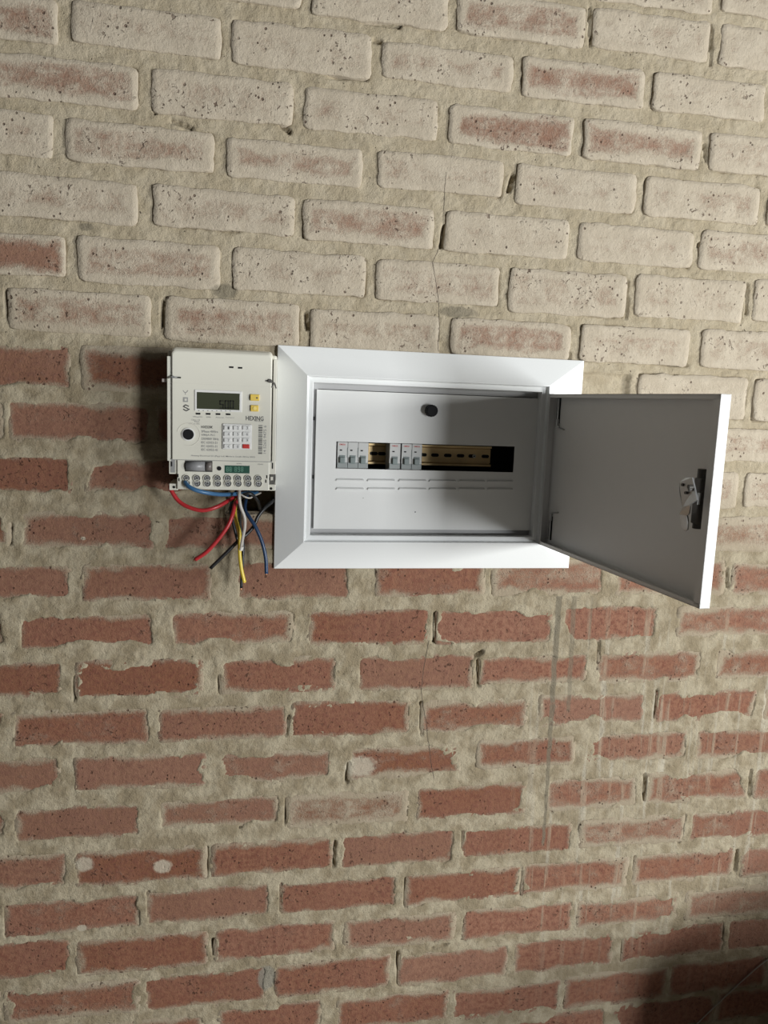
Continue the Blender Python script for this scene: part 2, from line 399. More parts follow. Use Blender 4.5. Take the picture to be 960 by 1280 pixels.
for b in bricks + [dict(cx=x, cz=z, hw=.111, hh=.0365) for x, z in outer]:
    i0, i1 = np.searchsorted(gx, [b['cx'] - b['hw'] - .06, b['cx'] + b['hw'] + .06]); k0, k1 = np.searchsorted(gz, [b['cz'] - b['hh'] - .06, b['cz'] + b['hh'] + .06])
    X = np.abs(GX[i0:i1, k0:k1] - b['cx']) - b['hw'] + .006; Z = np.abs(GZ[i0:i1, k0:k1] - b['cz']) - b['hh'] + .006
    d = np.sqrt(np.maximum(X, 0) ** 2 + np.maximum(Z, 0) ** 2) + np.minimum(np.maximum(X, Z), 0) - .006
    D[i0:i1, k0:k1] = np.minimum(D[i0:i1, k0:k1], d)
U = up_f(GX, GZ)
n_big = fbm(GX, GZ, 18, 21); n_mid = fbm(GX, GZ, 70, 31); n_fine = vnoise(GX, GZ, 260, 41)
d = D + wob * (1 - .45 * U)
recess = U * (.0030 + .0030 * (n_big - .5)) + (1 - U) * (-.0007 + (n_big - .5) * .0026)
recess = recess + (n_mid - .5) * .0030 + (n_fine - .5) * .0014
smear = (1 - .6 * U) * np.clip((fbm(GX, GZ, 14, 61) - .50) * .055, 0, .016)
smear[vnoise(GX, GZ, 5, 66) < .35] *= .3
inside = sstep(0, .0050, -d - smear)
Yh = recess + inside * .009
# gaps where the mortar has shrunk away from the brick ends
CR = [((361,895),(357,920),1),((436,955),(433,978),2.2),((526,878),(527,918),1),((597,825),(598,858),1.4),((544,766),(542,803),1.4),
 ((542,803),(563,805),1),((616,715),(617,742),2.2),((359,998),(357,1030),1.2),((418,1052),(417,1083),1.8),((578,1040),(579,1062),1),
 ((821,862),(819,898),1),((806,968),(805,1000),1.8),((938,963),(937,995),1.8),((855,1020),(848,1052),2.2),((921,1063),(919,1088),2),
 ((793,1070),(793,1105),1.2),((779,1175),(777,1200),1.5),((508,1097),(507,1132),1.6),((351,1105),(351,1138),1),((652,1090),(651,1118),1.6),
 ((208,825),(208,860),1),((94,845),(94,875),.9),((274,845),(275,866),1),((8,1135),(8,1170),1.4),((99,1185),(99,1215),1),
 ((185,1115),(187,1145),1),((172,1140),(173,1155),1.2),((258,1060),(257,1095),1.4),((497,1190),(498,1230),1.4),((587,1172),(577,1175),1),
 ((266,1175),(268,1192),2),((748,800),(748,832),1),((908,712),(909,733),1.8),((204,375),(203,408),1.2),((9,365),(11,398),1.8),
 ((382,393),(384,410),2.6),((556,283),(552,308),2.2),((875,305),(878,332),1.8),((642,218),(637,238),2.4),((882,180),(884,200),1.5),
 ((890,30),(890,80),1.2),((738,10),(739,56),1),((936,355),(934,392),1.4),((786,352),(784,398),1),
 ((455,25),(500,33),1.2),((412,95),(460,98),1),((590,822),(602,815),2.4),((13,655),(13,680),.8),((193,100),(194,140),1),
 ((214,150),(240,160),1.4),((352,156),(362,164),2.6),((468,50),(476,52),2),((713,442),(711,455),2),((645,450),(700,448),1.4),
 ((836,456),(860,458),1),((893,445),(915,448),.9),((540,1185),(560,1180),.9),((620,1120),(700,1108),.6),((22,450),(60,470),.0),
 ((500,770),(496,792),.8),((300,1035),(306,1025),.8),((688,985),(690,1015),.8),((745,655),(760,660),.8),((505,1050),(505,1040),.8)]
for (p, q, w) in CR:
    if w <= 0: continue
    x0, z0 = at(*p); x1, z1 = at(*q); w *= .0011
    i0, i1 = np.searchsorted(gx, [min(x0, x1) - .012, max(x0, x1) + .012]); k0, k1 = np.searchsorted(gz, [min(z0, z1) - .012, max(z0, z1) + .012])
    X, Z = GX[i0:i1, k0:k1], GZ[i0:i1, k0:k1]; L2 = (x1 - x0) ** 2 + (z1 - z0) ** 2
    t = np.clip(((X - x0) * (x1 - x0) + (Z - z0) * (z1 - z0)) / L2, 0, 1)
    dd = np.hypot(X - x0 - t * (x1 - x0), Z - z0 - t * (z1 - z0)) + (n_mid[i0:i1, k0:k1] - .5) * .002
    Yh[i0:i1, k0:k1] += (1 - sstep(w * .5, w + .0017, dd)) * .013
# chiselled pocket for the supply cables, and the hole for the flush box
hx0, hz1 = at(286, 590); hx1, hz0 = at(345, 650)
pk = np.maximum(np.maximum(hx0 - GX, GX - hx1), np.maximum(hz0 - GZ, GZ - hz1)) + (n_big - .5) * .02
Yh += (1 - sstep(-.004, .006, pk)) * .09
bxm = (GX > BOX_IN[0] - .012) & (GX < BOX_IN[1] + .012) & (GZ > BOX_IN[2] - .012) & (GZ < BOX_IN[3] + .012)
Yh[bxm] = .11
nx, nz = GX.shape
co = np.stack([GX, Yh, GZ], -1).reshape(-1, 3)
I = np.arange(nx * nz).reshape(nx, nz)
fc = np.stack([I[:-1, :-1], I[1:, :-1], I[1:, 1:], I[:-1, 1:]], -1).reshape(-1, 4)
me = bpy.data.meshes.new('wall_back')
me.vertices.add(len(co)); me.vertices.foreach_set('co', co.ravel())
me.loops.add(fc.size); me.loops.foreach_set('vertex_index', fc.ravel().astype(np.int32))
me.polygons.add(len(fc)); me.polygons.foreach_set('loop_start', np.arange(0, fc.size, 4, dtype=np.int32))
me.polygons.foreach_set('use_smooth', np.ones(len(fc), dtype=bool))
me.update(calc_edges=True); me.validate()
wall = link('wall_back', me, M_mortar); wall['kind'] = 'structure'

def brick_mesh(name, items, ox, oz, NX=22, NZ=8, plain=False):
    """items: list of dict(cx,cz,hw,hh,w,tone,rnd,face); one closed block each, worn rounded arrises"""
    V, Fs, A, B_, P_ = [], [], [], [], []
    for b in items:
        cx, cz, hw, hh = b['cx'], b['cz'], b['hw'], b['hh']; base = len(V)
        uu = np.linspace(-1, 1, NX + 1); vv = np.linspace(-1, 1, NZ + 1)
        Ug, Vg = np.meshgrid(uu, vv, indexing='ij')
        # round the corners
        cr = .0075
        px, pz = Ug * hw, Vg * hh
        ax, az = np.abs(px) - (hw - cr), np.abs(pz) - (hh - cr)
        inc = (ax > 0) & (az > 0); Lh = np.hypot(ax, az) + 1e-9
        k = np.where(inc & (Lh > cr), cr / Lh, 1.0)
        k = np.where(inc, (cr * np.maximum(ax, az) / cr) / Lh, 1.0)
        px = np.where(inc, np.sign(px) * (hw - cr + ax * k), px); pz = np.where(inc, np.sign(pz) * (hh - cr + az * k), pz)
        bd = (np.abs(Ug) > .999) | (np.abs(Vg) > .999)
        jx = (fbm(px + cx, pz + cz, 45, 77) - .5) * .0075; jz = (fbm(px + cx, pz + cz, 42, 78) - .5) * .0075
        px2 = px + np.where(bd, jx, 0); pz2 = pz + np.where(bd, jz, 0)
        f = b['face'] + (fbm(px + cx, pz + cz, 22, 90) - .5) * .0032
        Rg = [(px2 * .985, pz2 * .96, f)]
        for i in range(NX + 1):
            for j in range(NZ + 1):
                sc = .0012 if bd[i, j] else 0
                V.append((cx - ox + px2[i, j] - np.sign(px2[i, j]) * sc, f[i, j], cz - oz + pz2[i, j] - np.sign(pz2[i, j]) * sc))
        idx = lambda i, j: base + i * (NZ + 1) + j
        for i in range(NX):
            for j in range(NZ): Fs.append((idx(i, j), idx(i + 1, j), idx(i + 1, j + 1), idx(i, j + 1)))
        per = [(i, 0) for i in range(NX)] + [(NX, j) for j in range(NZ)] + [(i, NZ) for i in range(NX, 0, -1)] + [(0, j) for j in range(NZ, 0, -1)]
        prev = [idx(i, j) for i, j in per]
        for off, dy in ((0, .0016), (0.0, .034)):
            cur = []
            for i, j in per:
                cur.append(len(V)); V.append((cx - ox + px2[i, j], f[i, j] + dy, cz - oz + pz2[i, j]))
            n = len(per)
            for q in range(n): Fs.append((prev[(q + 1) % n], prev[q], cur[q], cur[(q + 1) % n]))
            prev = cur
        Fs.append(tuple(prev))
        for vtx in V[base:]:
            A.append((vtx[0] + ox - cx, vtx[2] + oz - cz, 0)); B_.append((hw, hh, 0)); P_.append((b['w'], b['tone'], b['rnd']))
    me = bpy.data.meshes.new(name); me.from_pydata([tuple(map(float, v)) for v in V], [], Fs)
    for nm, dat in (('bl', A), ('bh', B_), ('bp', P_)):
        at_ = me.attributes.new(nm, 'FLOAT_VECTOR', 'POINT'); at_.data.foreach_set('vector', np.array(dat, dtype=np.float32).ravel())
    me.polygons.foreach_set('use_smooth', [True] * len(me.polygons))
    return me
def uf(x, z): return float(up_f(np.array(x), np.array(z)))
def overlaps(b, r, m=0.0): return b['cx'] + b['hw'] > r[0] - m and b['cx'] - b['hw'] < r[1] + m and b['cz'] + b['hh'] > r[2] - m and b['cz'] - b['hh'] < r[3] + m
for b in bricks:
    u = uf(b['cx'], b['cz']); g = .0045 * (1 - u)
    q = dict(b); q['hw'] += g; q['hh'] = min(b['hh'] + g, .0385)
    q['tone'] = min(1, max(0, .35 + .35 * (b['cx'] > .2) + .3 * (b['cz'] < H - .75) + random.uniform(-.35, .3))); q['rnd'] = random.random()
    q['face'] = random.uniform(-.0009, .0009)
    if overlaps(q, (BOX_IN[0] - .012, BOX_IN[1] + .012, BOX_IN[2] - .012, BOX_IN[3] + .012)): continue
    if overlaps(q, (hx0, hx1, hz0, hz1)):
        if q['cz'] > hz0 + .02 and q['cx'] > hx0 - .03: continue   # knocked out for the pocket
    me = brick_mesh('brick', [q], q['cx'], q['cz'])
    o = link('brick', me, M_brick, wall); o.location = (q['cx'], 0, q['cz'])
its = []
for x, z in outer:
    u = uf(x, z)
    its.append(dict(cx=x, cz=z, hw=.111, hh=.0365, w=.15 + .65 * u, tone=random.random() * .6, rnd=random.random(), face=random.uniform(-.001, .001)))
o = link('brick', brick_mesh('outer_bricks', its, 0, 0, NX=6, NZ=3), M_brick, wall); o.name = 'distant_bricks'; o['kind'] = 'stuff'

# floor
M_floor = mat('concrete_floor', (.30, .28, .25), .85, noise=.2, nscale=6, bump=.5)
fl = part('floor', box(-3.5, 4.0, -4.5, .02, -.1, 0), M_floor, None); fl['kind'] = 'structure'

# ------------------------------------------------------------------ distribution board
M_white = mat('white_powder_coat', (.80, .815, .81), .38, noise=.02, nscale=400, bump=.08, spec=.5)
M_plate = mat('white_powder_coat_plate', (.74, .745, .73), .42, noise=.02, nscale=30, bump=.06, spec=.5)
M_dark = mat('box_interior_shade', (.035, .033, .03), .7)  # near-black colour stands in for missing light inside the grey metal box
M_black = mat('black_plastic', (.008, .008, .009), .6, spec=.2)
M_steel = mat('zinc_steel', (.55, .56, .56), .38, metal=.85, noise=.1, nscale=300)
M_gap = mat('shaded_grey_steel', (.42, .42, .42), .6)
M_rail = mat('yellow_passivated_steel', (.78, .58, .30), .42, metal=.45, noise=.28, nscale=25)
M_label = mat('red_print', (.55, .05, .04), .6)
M_print = mat('dark_print', (.07, .07, .07), .6)

board = root('distribution_board', (at(530, 580)[0], 0, H), 'white steel flush distribution board with open door, partly filled breaker slot', 'electrical box')
xo0 = (at(346, 432, -.004)[0] + at(343, 711, -.004)[0]) / 2; xo1 = (at(731, 450, -.004)[0] + at(710, 710, -.004)[0]) / 2
zo1 = (at(346, 432, -.004)[1] + at(731, 450, -.004)[1]) / 2; zo0 = (at(343, 711, -.004)[1] + at(710, 710, -.004)[1]) / 2
YR = -.030
xi0 = (at(383, 470, YR)[0] + at(381, 678, YR)[0]) / 2; xi1 = (at(690, 482, YR)[0] + at(668.5, 679, YR)[0]) / 2 + .002
zi1 = (at(383, 470, YR)[1] + at(690, 482, YR)[1]) / 2; zi0 = (at(381, 678, YR)[1] + at(668, 679, YR)[1]) / 2
ins = (xi0 - xo0, xo1 - xi1, zi0 - zo0, zo1 - zi1)
def plus(t, k): return tuple(a + k for a in t)
bm = bmesh.new()
add_ringprofile(bm, (xo0, xo1, zo0, zo1), [(0, .004), (0, -.004), ((.0007,) * 4, -.0050), (plus(ins, -.0012), YR + .0006), (ins, YR), (plus(ins, .0008), YR + .0008),
    (plus(ins, .0012), YR + .0055), (plus(ins, .0030), YR + .0075), (plus(ins, .0100), YR + .0065), (plus(ins, .0108), YR + .0075), (plus(ins, .0108), -.004)])
for f in bm.faces: f.normal_update()
trim = part('trim_frame', bm, M_white, board)
bev = trim.modifiers.new('soft', 'BEVEL'); bev.width = .0004; bev.segments = 1; bev.limit_method = 'ANGLE'
# back flange ring + box
ix0, ix1, iz0, iz1 = xi0 + .0105, xi1 - .0105, zi0 + .0105, zi1 - .0105
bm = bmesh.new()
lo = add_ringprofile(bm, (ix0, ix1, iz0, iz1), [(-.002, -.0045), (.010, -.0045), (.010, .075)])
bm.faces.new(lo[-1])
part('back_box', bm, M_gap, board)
PY = -.0105
px0 = (at(395.5, 487, PY)[0] + at(392.5, 662, PY)[0]) / 2; px1 = (at(675, 497, PY)[0] + at(664, 663, PY)[0]) / 2
pz1 = (at(394, 488, PY)[1] + at(676, 497, PY)[1]) / 2; pz0 = (at(392, 662, PY)[1] + at(664, 662, PY)[1]) / 2
sx0, sz1 = at(420.5, 553, PY); sx1 = (at(643, 557, PY)[0] + at(642, 590, PY)[0]) / 2; sz0 = at(500, 587.3, PY)[1]
sz1 = (at(420, 553, PY)[1] + at(643, 557, PY)[1]) / 2
def plate_ring(y, X, Z):
    return [[bm.verts.new((x, y, z)) for z in Z] for x in X]
bm = bmesh.new()
Xs, Zs = [px0, sx0, sx1, px1], [pz0, sz0, sz1, pz1]
Fg = plate_ring(PY, Xs, Zs); Bg = plate_ring(PY + .0012, Xs, Zs)
for i in range(3):
    for j in range(3):
        if i == 1 and j == 1: continue
        bm.faces.new((Fg[i][j], Fg[i + 1][j], Fg[i + 1][j + 1], Fg[i][j + 1])); bm.faces.new((Bg[i][j], Bg[i][j + 1], Bg[i + 1][j + 1], Bg[i + 1][j]))
def side(g, h, a, b): bm.faces.new((g[a[0]][a[1]], h[a[0]][a[1]], h[b[0]][b[1]], g[b[0]][b[1]]))
for i in range(3):
    side(Fg, Bg, (i, 0), (i + 1, 0)); side(Fg, Bg, (i + 1, 3), (i, 3)); side(Fg, Bg, (0, i + 1), (0, i)); side(Fg, Bg, (3, i), (3, i + 1))
side(Fg, Bg, (2, 1), (1, 1)); side(Fg, Bg, (1, 2), (2, 2)); side(Fg, Bg, (1, 1), (1, 2)); side(Fg, Bg, (2, 2), (2, 1))
# folded return behind the plate edges
plate = part('cover_plate', bm, M_plate, board)
# added dark inner box standing in for the unlit depth behind the slot
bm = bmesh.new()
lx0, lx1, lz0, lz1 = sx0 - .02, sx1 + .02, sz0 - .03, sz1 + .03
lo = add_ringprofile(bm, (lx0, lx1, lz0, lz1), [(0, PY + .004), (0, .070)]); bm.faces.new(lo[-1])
part('slot_shade_box', bm, M_dark, board)
# pressed louvres: two rows of six
def louvre(x0, x1, z, h):
    bm = bmesh.new(); n = 10; rows = []
    L = []
    for k in range(7):
        a = math.pi / 2 + math.pi * k / 6; L.append((x0 + h + math.cos(a) * h, math.sin(a) * h))
    L += [(x1 - h + math.cos(-math.pi / 2 + math.pi * k / 6) * h, math.sin(-math.pi / 2 + math.pi * k / 6) * h) for k in range(7)]
    o = [bm.verts.new((x, PY - .00005, z + y)) for x, y in L]
    c = (x0 + x1) / 2
    q = [bm.verts.new((c + (x - c) * .985, PY - .0030, z + y * .5 - h * .45)) for x, y in L]
    for k in range(len(L)): bm.faces.new((o[k], o[(k + 1) % len(L)], q[(k + 1) % len(L)], q[k]))
    bm.faces.new(q); bmesh.ops.recalc_face_normals(bm, faces=bm.faces); return bm
for (a, b) in ((420, 455), (459, 494), (498, 533), (536, 570), (573, 606), (609, 641)):
    for v, sl in ((599.5, .010), (610.5, .003)):
        xa, z = at(a, v + (a - 420) * sl, PY); xb, _ = at(b, v + (b - 420) * sl, PY)
        part('louvre', louvre(xa, xb, z, .0026), M_plate, plate)
kx, kz = at(540, 513.5, PY - .012)
bm = bmesh.new(); add_cyl(bm, (kx, PY - .007, kz), .0098, .014, seg=32); add_cyl(bm, (kx, PY - .0147, kz), .0098, .0016, seg=32, r2=.0082)
for k in range(16):
    a = 2 * math.pi * k / 16; add_box(bm, kx + math.cos(a) * .0097 - .0006, kx + math.cos(a) * .0097 + .0006, PY - .013, PY - .001, kz + math.sin(a) * .0097 - .0006, kz + math.sin(a) * .0097 + .0006)
part('knob', bm, M_black, plate, label='black round fixing knob')
# tiny specks / fixing hole in plate
for u, v, r_ in ((519, 640, .0011), (454, 622.5, .0006)):
    x, z = at(u, v, PY); part('drilled_hole', cyl((x, PY - .0002, z), r_, .0004, seg=12), M_black, plate)
for v in (523, 596):
    x, z = at(394 if v == 523 else 392.5, v, PY); part('retaining_clip', box(x - .003, x - .0008, PY - .003, PY + .002, z - .003, z + .003), M_black, plate)
# DIN rail (top-hat section) with slots
RY = .028
rx0, rx1 = sx0 - .004, at(614, 570, RY)[0]
rzc = at(560, 569.5, RY)[1]
bm = bmesh.new()
prof = [(.0185, RY + .004), (.0185, RY), (.0135, RY), (.0135, RY + .006), (-.0135, RY + .006), (-.0135, RY), (-.0185, RY), (-.0185, RY + .004)]
prof = [(.0180, RY), (.0152, RY), (.0150, RY + .003), (.0150, RY + .010), (.0118, RY + .010), (.0118, RY + .0055), (-.0118, RY + .0055), (-.0118, RY + .010), (-.0150, RY + .010), (-.0150, RY + .003), (-.0152, RY), (-.0180, RY)]
a = [bm.verts.new((rx0, y, rzc + z)) for z, y in prof]; b = [bm.verts.new((rx1, y, rzc + z)) for z, y in prof]
for k in range(len(prof) - 1): bm.faces.new((a[k], b[k], b[k + 1], a[k + 1]))
rail = part('mounting_rail', bm, M_rail, board, label='yellow zinc slotted mounting rail')
sol = rail.modifiers.new('gauge', 'SOLIDIFY'); sol.thickness = .001
for u in (467, 477, 528.5, 543.5, 559.5, 575.5, 590, 606.5):
    x, z = at(u, 569.5, RY + .0055); bm = bmesh.new()
    add_box(bm, x - .0040, x + .0040, RY + .0040, RY + .0052, rzc - .0030, rzc + .0030); add_cyl(bm, (x - .0040, RY + .0046, rzc), .0030, .0012, seg=12); add_cyl(bm, (x + .0040, RY + .0046, rzc), .0030, .0012, seg=12)
    part('slot', bm, M_dark, rail)
x, z = at(593, 568.6, RY)
bm = bmesh.new(); add_cyl(bm, (x, RY + .002, rzc), .0029, .003, seg=16); part('screw', bm, mat('bright_zinc', (.85, .85, .85), .3), rail)
part('screw_socket', cyl((x, RY + .0003, rzc), .0013, .0006, seg=10), M_dark, rail)

# breakers: sit on the rail, nose through the slot
M_brk = mat('breaker_plastic', (.56, .565, .55), .45, noise=.03, nscale=80)
M_tog = mat('breaker_grey_green', (.20, .24, .235), .4)
M_tog2 = mat('breaker_grey', (.27, .295, .29), .45)
NY = PY - .0015
def breaker(u0, u1, poles, label, brand_poles):
    x0 = at(u0, 570, NY)[0]; x1 = at(u1, 570, NY)[0]; w = (x1 - x0) / poles
    zt, zb = sz1 - .0006, sz0 + .0012
    rt = root('circuit_breaker', ((x0 + x1) / 2, RY, rzc), label, 'circuit breaker', 'circuit breakers on the rail of the board')
    for k in range(poles):
        a, b = x0 + k * w + .0003, x0 + (k + 1) * w - .0003
        bm = bmesh.new()
        add_box(bm, a, b, NY + .012, RY - .0005, zb - .018, zt + .018, bev=.0008)
        add_box(bm, a, b, NY + .001, NY + .013, zb + .009, zt, bev=.0007)
        part('pole_body', bm, M_brk, rt)
        part('lower_nose', box(a, b, NY, NY + .013, zb, zb + .0095, bev=.0007), M_tog2, rt, label='grey lower nose')
        c = (a + b) / 2
        bm = bmesh.new(); add_box(bm, c - .0043, c + .0043, NY - .0045, NY + .002, zb + .0085, zb + .0185, bev=.0008)
        add_box(bm, c - .0050, c + .0050, NY - .0002, NY + .003, zb + .0075, zb + .0215, bev=.0005)
        part('toggle', bm, M_tog, rt, label='grey-green toggle, switched down')
        part('position_mark', box(c - .0046, c - .0008, NY + .0004, NY + .0016, zt - .0148, zt - .0128), M_black, rt)
        if k < poles - 1: part('joint_line', box(b - .0003, b + .0009, NY + .0002, NY + .004, zt - .026, zt - .010), M_tog2, rt)
        if k in brand_poles:
            part('print', text_mesh('OMEGA', c - .0005, zt - .0042, .0105, .0026, NY + .0008, bold=.02), M_label, rt, label='small red lettering')
    part('side_shade_sheet', box(x1 - .0002, x1 + .0001, NY + .002, RY - .001, zb, zt), M_dark, rt)  # thin dark sheet drawn as shade along the breaker's right side
breaker(421.5, 460.5, 3, 'three-pole circuit breaker at the left end of the slot', (0,))
breaker(486.8, 500.6, 1, 'narrow single-pole circuit breaker, just left of the two-pole one', (0,))
breaker(501.8, 527.6, 2, 'two-pole circuit breaker, rightmost in the slot', (0, 1))

# the open door
A = math.radians(84.2); HX, HY = .2640, YR; W = .427; ZT, ZB = H + .1245, H - .1395; TH = .0135
ds = Vector((math.cos(A), -math.sin(A), 0)); dn = Vector((-math.sin(A), -math.cos(A), 0))
M_in = mat('white_powder_coat_door', (.72, .72, .71), .42, noise=.02, nscale=50, bump=.05)
def dp(s, n, z): return Vector((HX, HY, 0)) + ds * s + dn * n + Vector((0, 0, z))
def dbox(bm, s0, s1, n0, n1, z0, z1, bev=0):
    vs = add_box(bm, s0, s1, n0, n1, z0, z1) if not bev else None
    if bev:
        b2 = bmesh.new(); add_box(b2, s0, s1, n0, n1, z0, z1, bev=bev); me = bpy.data.meshes.new('t'); b2.to_mesh(me); b2.free()
        k = len(bm.verts); bm.from_mesh(me); bpy.data.meshes.remove(me); bm.verts.ensure_lookup_table(); vs = bm.verts[k:]
    for v in vs: v.co = dp(v.co.x, v.co.y, v.co.z)
door = None
bm = bmesh.new()
dbox(bm, 0, W, -TH - .0012, -TH, ZB, ZT)                     # outer sheet
dbox(bm, 0, W, -TH, 0, ZT - .0012, ZT); dbox(bm, 0, W, -TH, 0, ZB, ZB + .0012)
dbox(bm, W - .0012, W, -TH, 0, ZB, ZT); dbox(bm, 0, .0012, -TH, 0, ZB, ZT)
LP = .0120                                                    # folded lips
dbox(bm, 0, W, -.0012, 0, ZT - .0060, ZT); dbox(bm, 0, W, -.0012, 0, ZB, ZB + .0060)
dbox(bm, W - LP, W, -.0012, 0, ZB, ZT); dbox(bm, 0, .006, -.0012, 0, ZB, ZT)
door = part('door', bm, M_in, board, label='white steel door swung open square to the wall')
def hinge(z0, z1, foot):
    bm = bmesh.new()
    add_tube(bm, [dp(.0185, -.0105, z0), dp(.0185, -.0105, z1)], .0017, 10)
    zk = z0 if foot < 0 else z1
    add_tube(bm, [dp(.0185, -.0105, zk - .006), dp(.0185, -.0105, zk + .006)], .0029, 10)
    add_tube(bm, [dp(.0185, -.0105, zk + foot * .006), dp(.023, -.0115, zk + foot * .008), dp(.040, -.0122, zk + foot * .011)], .0014, 8)
    part('hinge_pin', bm, M_steel, door)
    bm = bmesh.new(); dbox(bm, .010, .021, -TH, -TH + .0012, z0 - .001, z1 + .001); part('hinge_slot', bm, M_black, door)
hinge(H + .076, H + .117, -1); hinge(H - .128, H - .088, 1)
# cam lock
LS, LZ = .375, H - .0
def solve_s(u, v, n):
    """where the sight line meets the door's inner side"""
    d = RIGHT * ((u - 480) / F) + DOWN * ((v - 640) / F) + FWD
    p0 = dp(0, n, 0); k = (p0 - CAM).dot(dn) / d.dot(dn); P = CAM + d * k
    return (P - Vector((HX, HY, 0))).dot(ds), P.z
s1, z1 = solve_s(871, 597, -.002); s2, z2 = solve_s(868, 655, -.002)
sc = (s1 + s2) / 2
bm = bmesh.new(); dbox(bm, sc - .0065, sc + .0065, -TH, -.002, z2, z1, bev=.002)
add_tube(bm, [dp(sc, -.008, z1 - .002), dp(sc, -.008, z1 + .011)], .006, 12); add_tube(bm, [dp(sc, -.008, z2 + .002), dp(sc, -.008, z2 - .006)], .006, 12)
M_lockb = mat('dark_lock_body', (.085, .08, .072), .45, noise=.2, nscale=200)
lock = part('cam_lock', bm, M_lockb, door, label='dark lock body with bent steel cam')
def quad_plate(pts, n, th):
    bm = bmesh.new(); f = []
    P = []
    for (u, v, nn) in pts:
        s_, z_ = solve_s(u, v, nn); P.append(dp(s_, nn, z_))
    a = [bm.verts.new(p) for p in P]; b = [bm.verts.new(p - dn * th) for p in P]
    bm.faces.new(a); bm.faces.new(b[::-1])
    for k in range(len(a)): bm.faces.new((a[k], b[k], b[(k + 1) % len(a)], a[(k + 1) % len(a)]))
    bmesh.ops.recalc_face_normals(bm, faces=bm.faces); return bm
part('cam_plate', quad_plate([(857, 597, .014), (865, 597, .013), (868, 610, .012), (871, 625, .012), (862, 631, .013), (853, 634, .014), (849, 615, .016), (849, 603, .016)], .014, .0022), M_steel, lock)
part('cam_tongue', quad_plate([(854, 633, .013), (863, 629, .012), (861, 642, .006), (858, 645, .006), (849, 643, .008)], .01, .002), M_steel, lock)
part('cam_tip', quad_plate([(850, 643, .007), (858, 642, .006), (860, 652, .006), (859, 662, .005), (856, 664, .005), (851, 658, .006)], .006, .002), M_steel, lock)
part('lock_rod', quad_plate([(872, 616, .0), (875, 616, .0), (873, 631, .0), (871, 631, .0)], 0, .002), M_steel, lock)
s_, z_ = solve_s(863, 608.5, .016)
bm = bmesh.new(); add_tube(bm, [dp(s_, .013, z_), dp(s_, .019, z_)], .0028, 10); part('nut', bm, M_lockb, lock)
for u, v in ((853, 606), (857, 616), (862, 612)):
    s_, z_ = solve_s(u, v, .016); bm = bmesh.new(); add_tube(bm, [dp(s_, .0135, z_), dp(s_, .0170, z_)], .0019, 8); part('rivet', bm, M_lockb, lock)

# ------------------------------------------------------------------ electricity meter
FY = -.078   # front face
M_meter = mat('cream_white_plastic', (.64, .625, .545), .42, noise=.015, nscale=60)
M_meter2 = mat('cream_white_plastic_base', (.61, .595, .52), .45, noise=.02, nscale=60)
M_lcd = mat('lcd_dark_olive', (.050, .055, .034), .22)
M_lcdig = mat('lcd_digit', (.008, .009, .006), .4)
M_green = mat('lcd_green', (.035, .095, .07), .2)
M_greenl = mat('lcd_green_light', (.16, .33, .25), .3)
M_yel = mat('yellow_button', (.72, .52, .10), .45)
M_redk = mat('red_key', (.52, .035, .03), .4)
M_key = mat('light_grey_key', (.68, .68, .66), .5)
M_keyp = mat('keypad_white', (.70, .695, .67), .45)
M_grey = mat('grey_insert', (.25, .25, .245), .5, noise=.1, nscale=200)
M_greyp = mat('grey_print', (.28, .28, .27), .6)
def fx(u, v, y=FY): return at(u, v, y)
meter = root('electricity_meter', (at(277, 525, 0)[0], 0, at(277, 610, 0)[1]), 'cream prepaid electricity meter with keypad and display, left of the board', 'meter')
def pbox(u0, u1, v0, v1, y0, y1, bev=0, yp=None):
    """box whose front outline passes through survey points, seen on plane yp"""
    yp = y0 if yp is None else yp; um, vm = (u0 + u1) / 2, (v0 + v1) / 2
    xa = at(u0, vm, yp)[0]; xb = at(u1, vm, yp)[0]; za = at(um, v1, yp)[1]; zb = at(um, v0, yp)[1]
    return box(xa, xb, y0, y1, za, zb, bev=bev)
housing = part('housing', pbox(209.5, 345.5, 441, 577, -.056, 0, bev=.004), M_meter2, meter)
# front cover: big rounded chamfer towards the top
def cover_mesh():
    bm = bmesh.new()
    xa, xb = at(214.8, 505, FY)[0], at(339, 510, FY)[0]; zt = at(275, 439, FY)[1]; zb = at(275, 575.5, FY)[1]
    def loop(i, y, top, c=.006):
        x0, x1, z0, z1 = xa + i, xb - i, zb, zt - top
        pts = [(x0, z0), (x1, z0)]
        for k in range(5):
            a = math.pi / 2 * k / 4; pts.append((x1 - c + math.cos(a) * c, z1 - c + math.sin(a) * c))
        for k in range(5):
            a = math.pi / 2 + math.pi / 2 * k / 4; pts.append((x0 + c + math.cos(a) * c, z1 - c + math.sin(a) * c))
        return [bm.verts.new((x, y, z)) for x, z in pts]
    ls = [loop(-.0012, -.052, -.004), loop(-.0011, FY + .010, -.0035), loop(-.0008, FY + .004, -.001), loop(0, FY + .0008, .002), loop(.0012, FY, .004)]
    for a, b in zip(ls, ls[1:]):
        n = len(a)
        for k in range(n): bm.faces.new((a[k], a[(k + 1) % n], b[(k + 1) % n], b[k]))
    bm.faces.new(ls[-1]); bm.faces.new(ls[0][::-1]); bmesh.ops.recalc_face_normals(bm, faces=bm.faces)
    return bm
cover = part('front_cover', cover_mesh(), M_meter, meter)
part('side_rail', pbox(208.9, 213.3, 445, 576, FY + .003, -.050, bev=.001), M_meter, meter)
part('side_rail', pbox(341.0, 345.6, 449, 577, FY + .004, -.050, bev=.001), M_meter, meter)
part('seam', pbox(217, 337, 481.0, 481.5, FY - .0003, FY + .001), M_meter2, cover)
